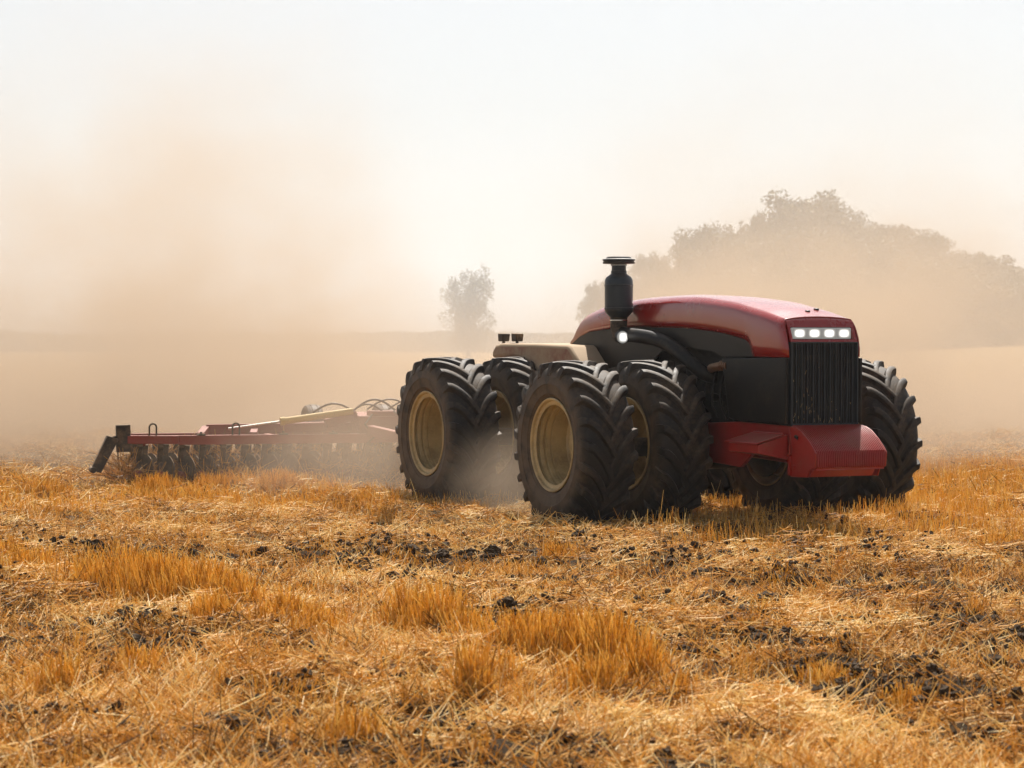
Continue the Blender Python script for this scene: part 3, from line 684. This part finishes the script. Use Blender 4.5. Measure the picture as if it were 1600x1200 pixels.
# c) scattered tufts everywhere
tx = rand_xy(900, 12.6, 45); pts = []; hm = []
for (cx_, cy_) in tx:
    nn = rng.integers(8, 60); r_ = rng.uniform(.04, .22)
    pts.append(np.stack([cx_+rng.normal(0, r_, nn), cy_+rng.normal(0, r_, nn)], 1)); hm.append(np.full(nn, rng.uniform(.5, 1.3)))
stubble(np.concatenate(pts), .08, .22, .0055, .35, 0, .9, np.concatenate(hm))
# d) fringe round the implement and the wheels
n = 26000; xy = np.stack([rng.uniform(-9.5, 1.5, n), rng.uniform(33, 40, n)], 1); cl = fbm(xy[:, 0], xy[:, 1], .8, 3, 81)
k = rng.random(n) < np.clip((cl-.42)/.15, .05, 1)*.6; stubble(xy[k], .06, .24, .010, .5, .2, 1, .5+cl[k])
# straw heaped and thrown up round the discs
n = 9000; a_ = rng.uniform(-4.6, 4.0, n); bb = rng.uniform(-.6, 1.9, n)
x = -1.75 + a_*math.cos(R(15)) - bb*math.sin(R(15)); y = 40.15 + a_*math.sin(R(15)) + bb*math.cos(R(15)); cl = fbm(x, y, 1.5, 3, 88)
P = np.stack([x, y, gz(x, y) + .03 + .42*np.clip(cl-.25, 0, 1)*rng.random(n)*1.6], 1); D = rng.normal(0, 1, (n, 3))*np.array([1, 1, .8]); D /= np.linalg.norm(D, axis=1, keepdims=True); D[:, 2] = np.abs(D[:, 2])
L_ = rng.uniform(.12, .4, n); stems('straw_litter', P, D, L_, rng.uniform(.010, .016, n), rng.uniform(0, .45, n), rng.normal(0, 1, (n, 3))*L_[:, None]*.1, m_straw)
# e) lone tall stalks
xy = rand_xy(260, 20, 36); stubble(xy, .25, .5, .006, .5, .4, 1, m=m_straw)

# soil clods
ico = bmesh.new(); bmesh.ops.create_icosphere(ico, subdivisions=2, radius=1)
iv = np.array([v.co[:] for v in ico.verts]); ifc = np.array([[v.index for v in f.verts] for f in ico.faces]); ico.free()
xy = rand_xy(90000, 12.6, 31); b_ = bare(xy[:, 0], xy[:, 1]); xy = xy[rng.random(len(xy)) < b_*.5+.03*(xy[:, 1] > 17)][:20000]; n = len(xy)
sz = rng.gamma(1.4, .0085, n)+.006; sz = np.minimum(sz, .075)
V = iv[None]*sz[:, None, None]*rng.uniform(.7, 1.25, (n, 1, 3))
V = V*(1+.8*(rng.random((n, len(iv), 1))-.5)); V[:, :, 2] *= .8
V[:, :, 0] += xy[:, :1]; V[:, :, 1] += xy[:, 1:]; V[:, :, 2] += (gz(xy[:, 0], xy[:, 1]) + pile(xy[:, 0], xy[:, 1])*rng.uniform(.0, .75, n) + sz*.3 + .01)[:, None]
cm, nt_, p_ = mat('dark_soil_clods'); nz = noise(nt_, 30, 4, .6)
nt_.links.new(mixc(nt_, nz, (.026, .018, .012), (.105, .070, .042)), p_.inputs['Base Color']); p_.inputs['Roughness'].default_value = .95; p_.inputs['Specular IOR Level'].default_value = .08
npmesh('soil_clods', V.reshape(-1, 3), (ifc[None]+(np.arange(n)*len(iv))[:, None, None]).reshape(-1, 3), cm, kind='stuff', smooth=False)

# ================================================================== TREES
def leaf_mat(name, a_, b_):
    m, nt, p = mat(name); at = nt.nodes.new('ShaderNodeAttribute'); at.attribute_name = 'tone'
    nt.links.new(mixc(nt, at.outputs['Fac'], a_, b_), p.inputs['Base Color']); p.inputs['Roughness'].default_value = .55; p.inputs['Specular IOR Level'].default_value = .3
    return m
m_leaf = leaf_mat('foliage', (.06, .056, .008), (.22, .175, .03)); m_bark, nt_, p_ = mat('bark'); p_.inputs['Base Color'].default_value = (.07, .055, .04, 1)
def make_tree(name, h, rad, blobs, nleaf, leaf, seed, low=.18, slim=False):
    """blobs: number of foliage clumps at limb ends"""
    rg = np.random.default_rng(seed); root = empty(name)
    b = MB(); ends = []
    b.tube([(0, 0, -.3), (.02*h, 0, h*.2), (-.01*h, .01*h, h*.45), (0, 0, h*.75)], [h*.03, h*.022, h*.014, h*.006], 9)
    for i in range(blobs):
        zf = rg.uniform(low, 1)**.8
        lim = math.sqrt(max(.05, 1-((zf-.45)/.6)**2)) if not slim else (1-.5*abs(zf-.5))*rg.uniform(.6, 1)
        a_ = rg.uniform(0, 2*math.pi); rr_ = rad*lim*rg.uniform(.35, 1)
        e_ = Vector((rr_*math.cos(a_), rr_*math.sin(a_), h*zf*(rg.uniform(.9, 1.02)))); ends.append((e_, rad*rg.uniform(.11, .27)))
        s_ = Vector((0, 0, max(h*.12, e_.z*.55))); mid = (s_+e_)/2 + Vector((0, 0, -.03*h))
        b.tube([s_, mid, e_], [h*.010, h*.006, h*.002], 5)
    b.build('trunk', m_bark, root)
    P, T = [], []
    wts = np.array([r_**2 for _, r_ in ends]); wts /= wts.sum()
    for (e_, r_), wt in zip(ends, wts):
        n_ = int(nleaf*wt); v = rg.normal(0, 1, (n_, 3)); v /= np.linalg.norm(v, axis=1, keepdims=True)
        v = v*(rg.random((n_, 1))**.45)*r_*np.array([1, 1, .8 if not slim else 1.5]); nz_ = rg.normal(0, r_*.10, (n_, 3))
        P.append(v+nz_+np.array(e_)); T.append(np.clip(rg.normal(.5, .2, n_)+rg.uniform(-.3, .3), 0, 1))
    P = np.concatenate(P); T = np.concatenate(T); n_ = len(P); P[:, 2] = np.maximum(P[:, 2], .15)
    A = rg.normal(0, 1, (n_, 3)); A /= np.linalg.norm(A, axis=1, keepdims=True); B = np.cross(A, rg.normal(0, 1, (n_, 3))); B /= np.linalg.norm(B, axis=1, keepdims=True)
    s_ = (leaf*rg.uniform(.5, 1.2, n_))[:, None]
    V = np.stack([P-A*s_, P-B*s_*.45, P+A*s_, P+B*s_*.45], 1).reshape(-1, 3)
    o = npmesh('crown', V, np.arange(n_*4).reshape(-1, 4), m_leaf, {'tone': np.repeat(T, 4)}); o.parent = root
    return root
def copy_tree(o):
    c_ = o.copy(); C.objects.link(c_)
    for ch in o.children:
        k_ = ch.copy(); C.objects.link(k_); k_.parent = c_
    return c_
F_ = 3900
def at_px(px, Z): return ((px-800)/F_*Z, Z)
protos = [make_tree('leafy_tree', 10, 4.6, 110, 18000, .19, 3, .06), make_tree('leafy_tree', 10, 4.0, 90, 15000, .19, 4, .04), make_tree('leafy_tree', 10, 5.4, 125, 18000, .19, 5, .03)]
used = [False]*3
# (px of the crown top, top y in px, distance, scale of width, variant, label)
spots = [(1262, 300, 215, 1.0, 0, 'tallest round crowned tree at the top of the dusty wooded rise'),
 (1196, 322, 213, .62, 1, 'dark leafy tree just left of the tallest tree on the wooded rise'),
 (1322, 326, 219, .62, 2, 'broad tree just right of the tallest tree on the wooded rise'),
 (1385, 340, 216, .85, 1, 'round topped tree on the right shoulder of the wooded rise'),
 (1440, 358, 213, .75, 0, 'shaggy tree between the right shoulder and the low right end of the wood'),
 (1492, 388, 206, .72, 2, 'low tree where the wood drops towards the right edge'),
 (1545, 392, 203, .7, 1, 'leafy tree near the right edge of the photo'),
 (1600, 412, 200, .75, 0, 'tree cut by the right edge of the photo'),
 (1130, 346, 212, .62, 2, 'dark bushy tree above the middle of the tractor hood'),
 (1082, 358, 211, .5, 0, 'dark ragged tree at the left end of the dense wood'),
 (1018, 388, 235, .5, 1, 'pale hazy tree right of the air cleaner stack'),
 (942, 432, 245, .38, 2, 'faint small tree left of the air cleaner stack')]
def put_tree(o, px, ytop, Z, ws, rz):
    x, y = at_px(px, Z); h = CAMH + (528-ytop)*Z/F_ 
    zs = h/10.2; zb = float(gz(np.array([x]), np.array([y]))[0]); h -= zb; zs = h/10.2; o.location = (x, y, zb-.3); o.scale = (ws*1.25, ws*1.25, zs); o.rotation_euler = (0, 0, rz)
for i, (px, yt, Z, ws, v, lab) in enumerate(spots):
    if not used[v]: o = protos[v]; used[v] = True
    else: o = copy_tree(protos[v])
    put_tree(o, px, yt, Z, ws, i*1.3); tag(o, lab, 'tree', 'trees of the wood on the right')
fill = [(1165, 365, 206, .8), (1225, 350, 204, .9), (1290, 355, 205, .9), (1350, 370, 204, .85), (1410, 385, 203, .8), (1465, 405, 200, .8), (1520, 420, 198, .8), (1575, 430, 195, .8),
        (1110, 385, 206, .7), (1055, 410, 207, .6), (1010, 425, 225, .5), (970, 445, 235, .4), (1250, 400, 198, .9), (1330, 410, 198, .9), (1180, 415, 198, .9), (1640, 425, 198, .8), (1700, 440, 198, .8)]
for i, (px, yt, Z, ws) in enumerate(fill):
    o = copy_tree(protos[i % 3]); put_tree(o, px, yt, Z, ws, i*2.1)
    tag(o, 'dust veiled tree filling the front of the wood on the right', 'tree', 'lower trees filling the wood')
lone = make_tree('lone_tree', 7.2, 2.9, 90, 9000, .13, 12, low=.08, slim=True)
x, y = at_px(731, 310); lone.location = (x, y, -.2); lone.scale = (1.42, 1.42, 1.42)
tag(lone, 'lone hazy tree standing in the open field left of the tractor', 'tree')
# far treeline: a wood that reads as one strip
n_ = 60000; rg = np.random.default_rng(8); xs_ = rg.uniform(-130, 60, n_); ys_ = 390 + rg.uniform(0, 25, n_)
top = 1.8 + 1.6*fbm(xs_, ys_*0, .06, 4, 90) + .9*fbm(xs_, ys_*0, .35, 3, 95) + np.clip((-xs_)/100, 0, 1)*.3
P = np.stack([xs_, ys_, rg.random(n_)**.8*top], 1); A = rg.normal(0, 1, (n_, 3)); A /= np.linalg.norm(A, axis=1, keepdims=True); B = np.cross(A, rg.normal(0, 1, (n_, 3))); B /= np.linalg.norm(B, axis=1, keepdims=True)
s_ = rg.uniform(.15, .4, n_)[:, None]; V = np.stack([P-A*s_, P-B*s_*.6, P+A*s_, P+B*s_*.6], 1).reshape(-1, 3)
npmesh('distant_woods', V, np.arange(n_*4).reshape(-1, 4), m_leaf, {'tone': np.repeat(rg.random(n_), 4)}, 'stuff')

# ================================================================== HAZE AND DUST
def vol_box(name, a, b_, fn, kind='stuff'):
    m = bpy.data.materials.new(name); m.use_nodes = True; nt = m.node_tree; nt.nodes.clear()
    out = nt.nodes.new('ShaderNodeOutputMaterial'); pv = nt.nodes.new('ShaderNodeVolumePrincipled'); nt.links.new(pv.outputs[0], out.inputs['Volume'])
    fn(nt, pv)
    b = MB(); b.box(a, b_); o = b.build(name, m, None, smooth=0); o['kind'] = kind
    return o
def haze(nt, pv):
    pv.inputs['Color'].default_value = (.72, .72, .73, 1); pv.inputs['Density'].default_value = .0003; pv.inputs['Anisotropy'].default_value = .25
vol_box('haze', (-950, -70, -2), (950, 1750, 30), haze)
def far_dust(nt, pv):
    pv.inputs['Color'].default_value = (.665, .715, .765, 1); pv.inputs['Density'].default_value = .0019; pv.inputs['Anisotropy'].default_value = .25
vol_box('drifting_dust', (-420, 46, -1.5), (420, 900, 27), far_dust)
def dust(nt, pv):
    pv.inputs['Color'].default_value = (.59, .475, .36, 1); pv.inputs['Anisotropy'].default_value = .3
    tc = nt.nodes.new('ShaderNodeTexCoord'); sp = nt.nodes.new('ShaderNodeSeparateXYZ'); nt.links.new(tc.outputs['Object'], sp.inputs[0]); x, y, z = sp.outputs
    mp = nt.nodes.new('ShaderNodeMapping'); mp.inputs['Scale'].default_value = (1, .8, 1.3); nt.links.new(tc.outputs['Object'], mp.inputs[0])
    n1 = noise(nt, .16, 3, .55, mp.outputs[0]); n2 = noise(nt, .55, 4, .62, mp.outputs[0], .6)
    # height scale: tall plume left of the tractor, lower bank behind it, thin to the right
    pl = mathn(nt, 'MULTIPLY', maprange(nt, x, -16, -9), maprange(nt, x, -6, -1, 1, 0))
    rb = mathn(nt, 'MULTIPLY', maprange(nt, x, 0, 4), maprange(nt, x, 10, 22, 1, .5)); hs = mathn(nt, 'ADD', mathn(nt, 'ADD', 1.0, mathn(nt, 'MULTIPLY', rb, .6)), mathn(nt, 'MULTIPLY', pl, 1.6)); hs = mathn(nt, 'MULTIPLY', hs, mathn(nt, 'ADD', .35, mathn(nt, 'MULTIPLY', n1, 1.3)))
    fall = mathn(nt, 'EXPONENT', mathn(nt, 'MULTIPLY', -1, mathn(nt, 'DIVIDE', z, hs)))
    band = mathn(nt, 'MULTIPLY', maprange(nt, y, 40, 47), maprange(nt, y, 72, 88, 1, 0))
    rgt = mathn(nt, 'MULTIPLY', maprange(nt, x, 11, 18, 1, .5), mathn(nt, 'ADD', 1, mathn(nt, 'MULTIPLY', rb, .5)))
    nn = maprange(nt, mathn(nt, 'ADD', mathn(nt, 'MULTIPLY', n1, .5), mathn(nt, 'MULTIPLY', n2, .5)), .40, .63, .12, 1.8)
    top = maprange(nt, z, 9, 12.8, 1, 0)
    zt = mathn(nt, 'ADD', z, mathn(nt, 'MULTIPLY', mathn(nt, 'SUBTRACT', n1, .5), 6))
    bank = mathn(nt, 'MULTIPLY', mathn(nt, 'MULTIPLY', maprange(nt, zt, 5.4, 2.3), maprange(nt, x, 1.0, 5)), mathn(nt, 'MULTIPLY', maprange(nt, x, 7.5, 12, 1, .2), .46))
    fall = mathn(nt, 'MAXIMUM', fall, bank)
    d = mathn(nt, 'MULTIPLY', mathn(nt, 'MULTIPLY', fall, band), mathn(nt, 'MULTIPLY', nn, mathn(nt, 'MULTIPLY', rgt, top)))
    nt.links.new(mathn(nt, 'MULTIPLY', d, .22), pv.inputs['Density'])
dc = vol_box('dust_cloud', (-34, 39.5, -.3), (30, 90, 13), dust)
def puff(name, c_, r, dens, sc=1.2):
    def fn(nt, pv):
        pv.inputs['Color'].default_value = (.59, .475, .36, 1); pv.inputs['Anisotropy'].default_value = .3
        tc = nt.nodes.new('ShaderNodeTexCoord'); mp = nt.nodes.new('ShaderNodeMapping'); nt.links.new(tc.outputs['Object'], mp.inputs[0])
        mp.inputs['Scale'].default_value = (1/r[0], 1/r[1], 1/r[2])
        ln = nt.nodes.new('ShaderNodeVectorMath'); ln.operation = 'LENGTH'; nt.links.new(mp.outputs[0], ln.inputs[0])
        n1 = noise(nt, sc, 3, .6, tc.outputs['Object'])
        e_ = mathn(nt, 'ADD', ln.outputs['Value'], mathn(nt, 'MULTIPLY', mathn(nt, 'SUBTRACT', n1, .5), .55))
        nt.links.new(maprange(nt, e_, .80, .05, 0, dens), pv.inputs['Density'])
    o = vol_box(name, (-r[0], -r[1], -r[2]), r, fn); o.location = c_
    return o
puff('dust_puff', (-1.9, 36.6, .7), (3.9, 3.9, 1.9), .25)
puff('dust_puff', (.1, 32.9, .35), (1.6, 1.9, 1.3), .42, 1.8)
puff('dust_puff', (-5.0, 39.2, .3), (4.6, 2.6, 1.2), .08)
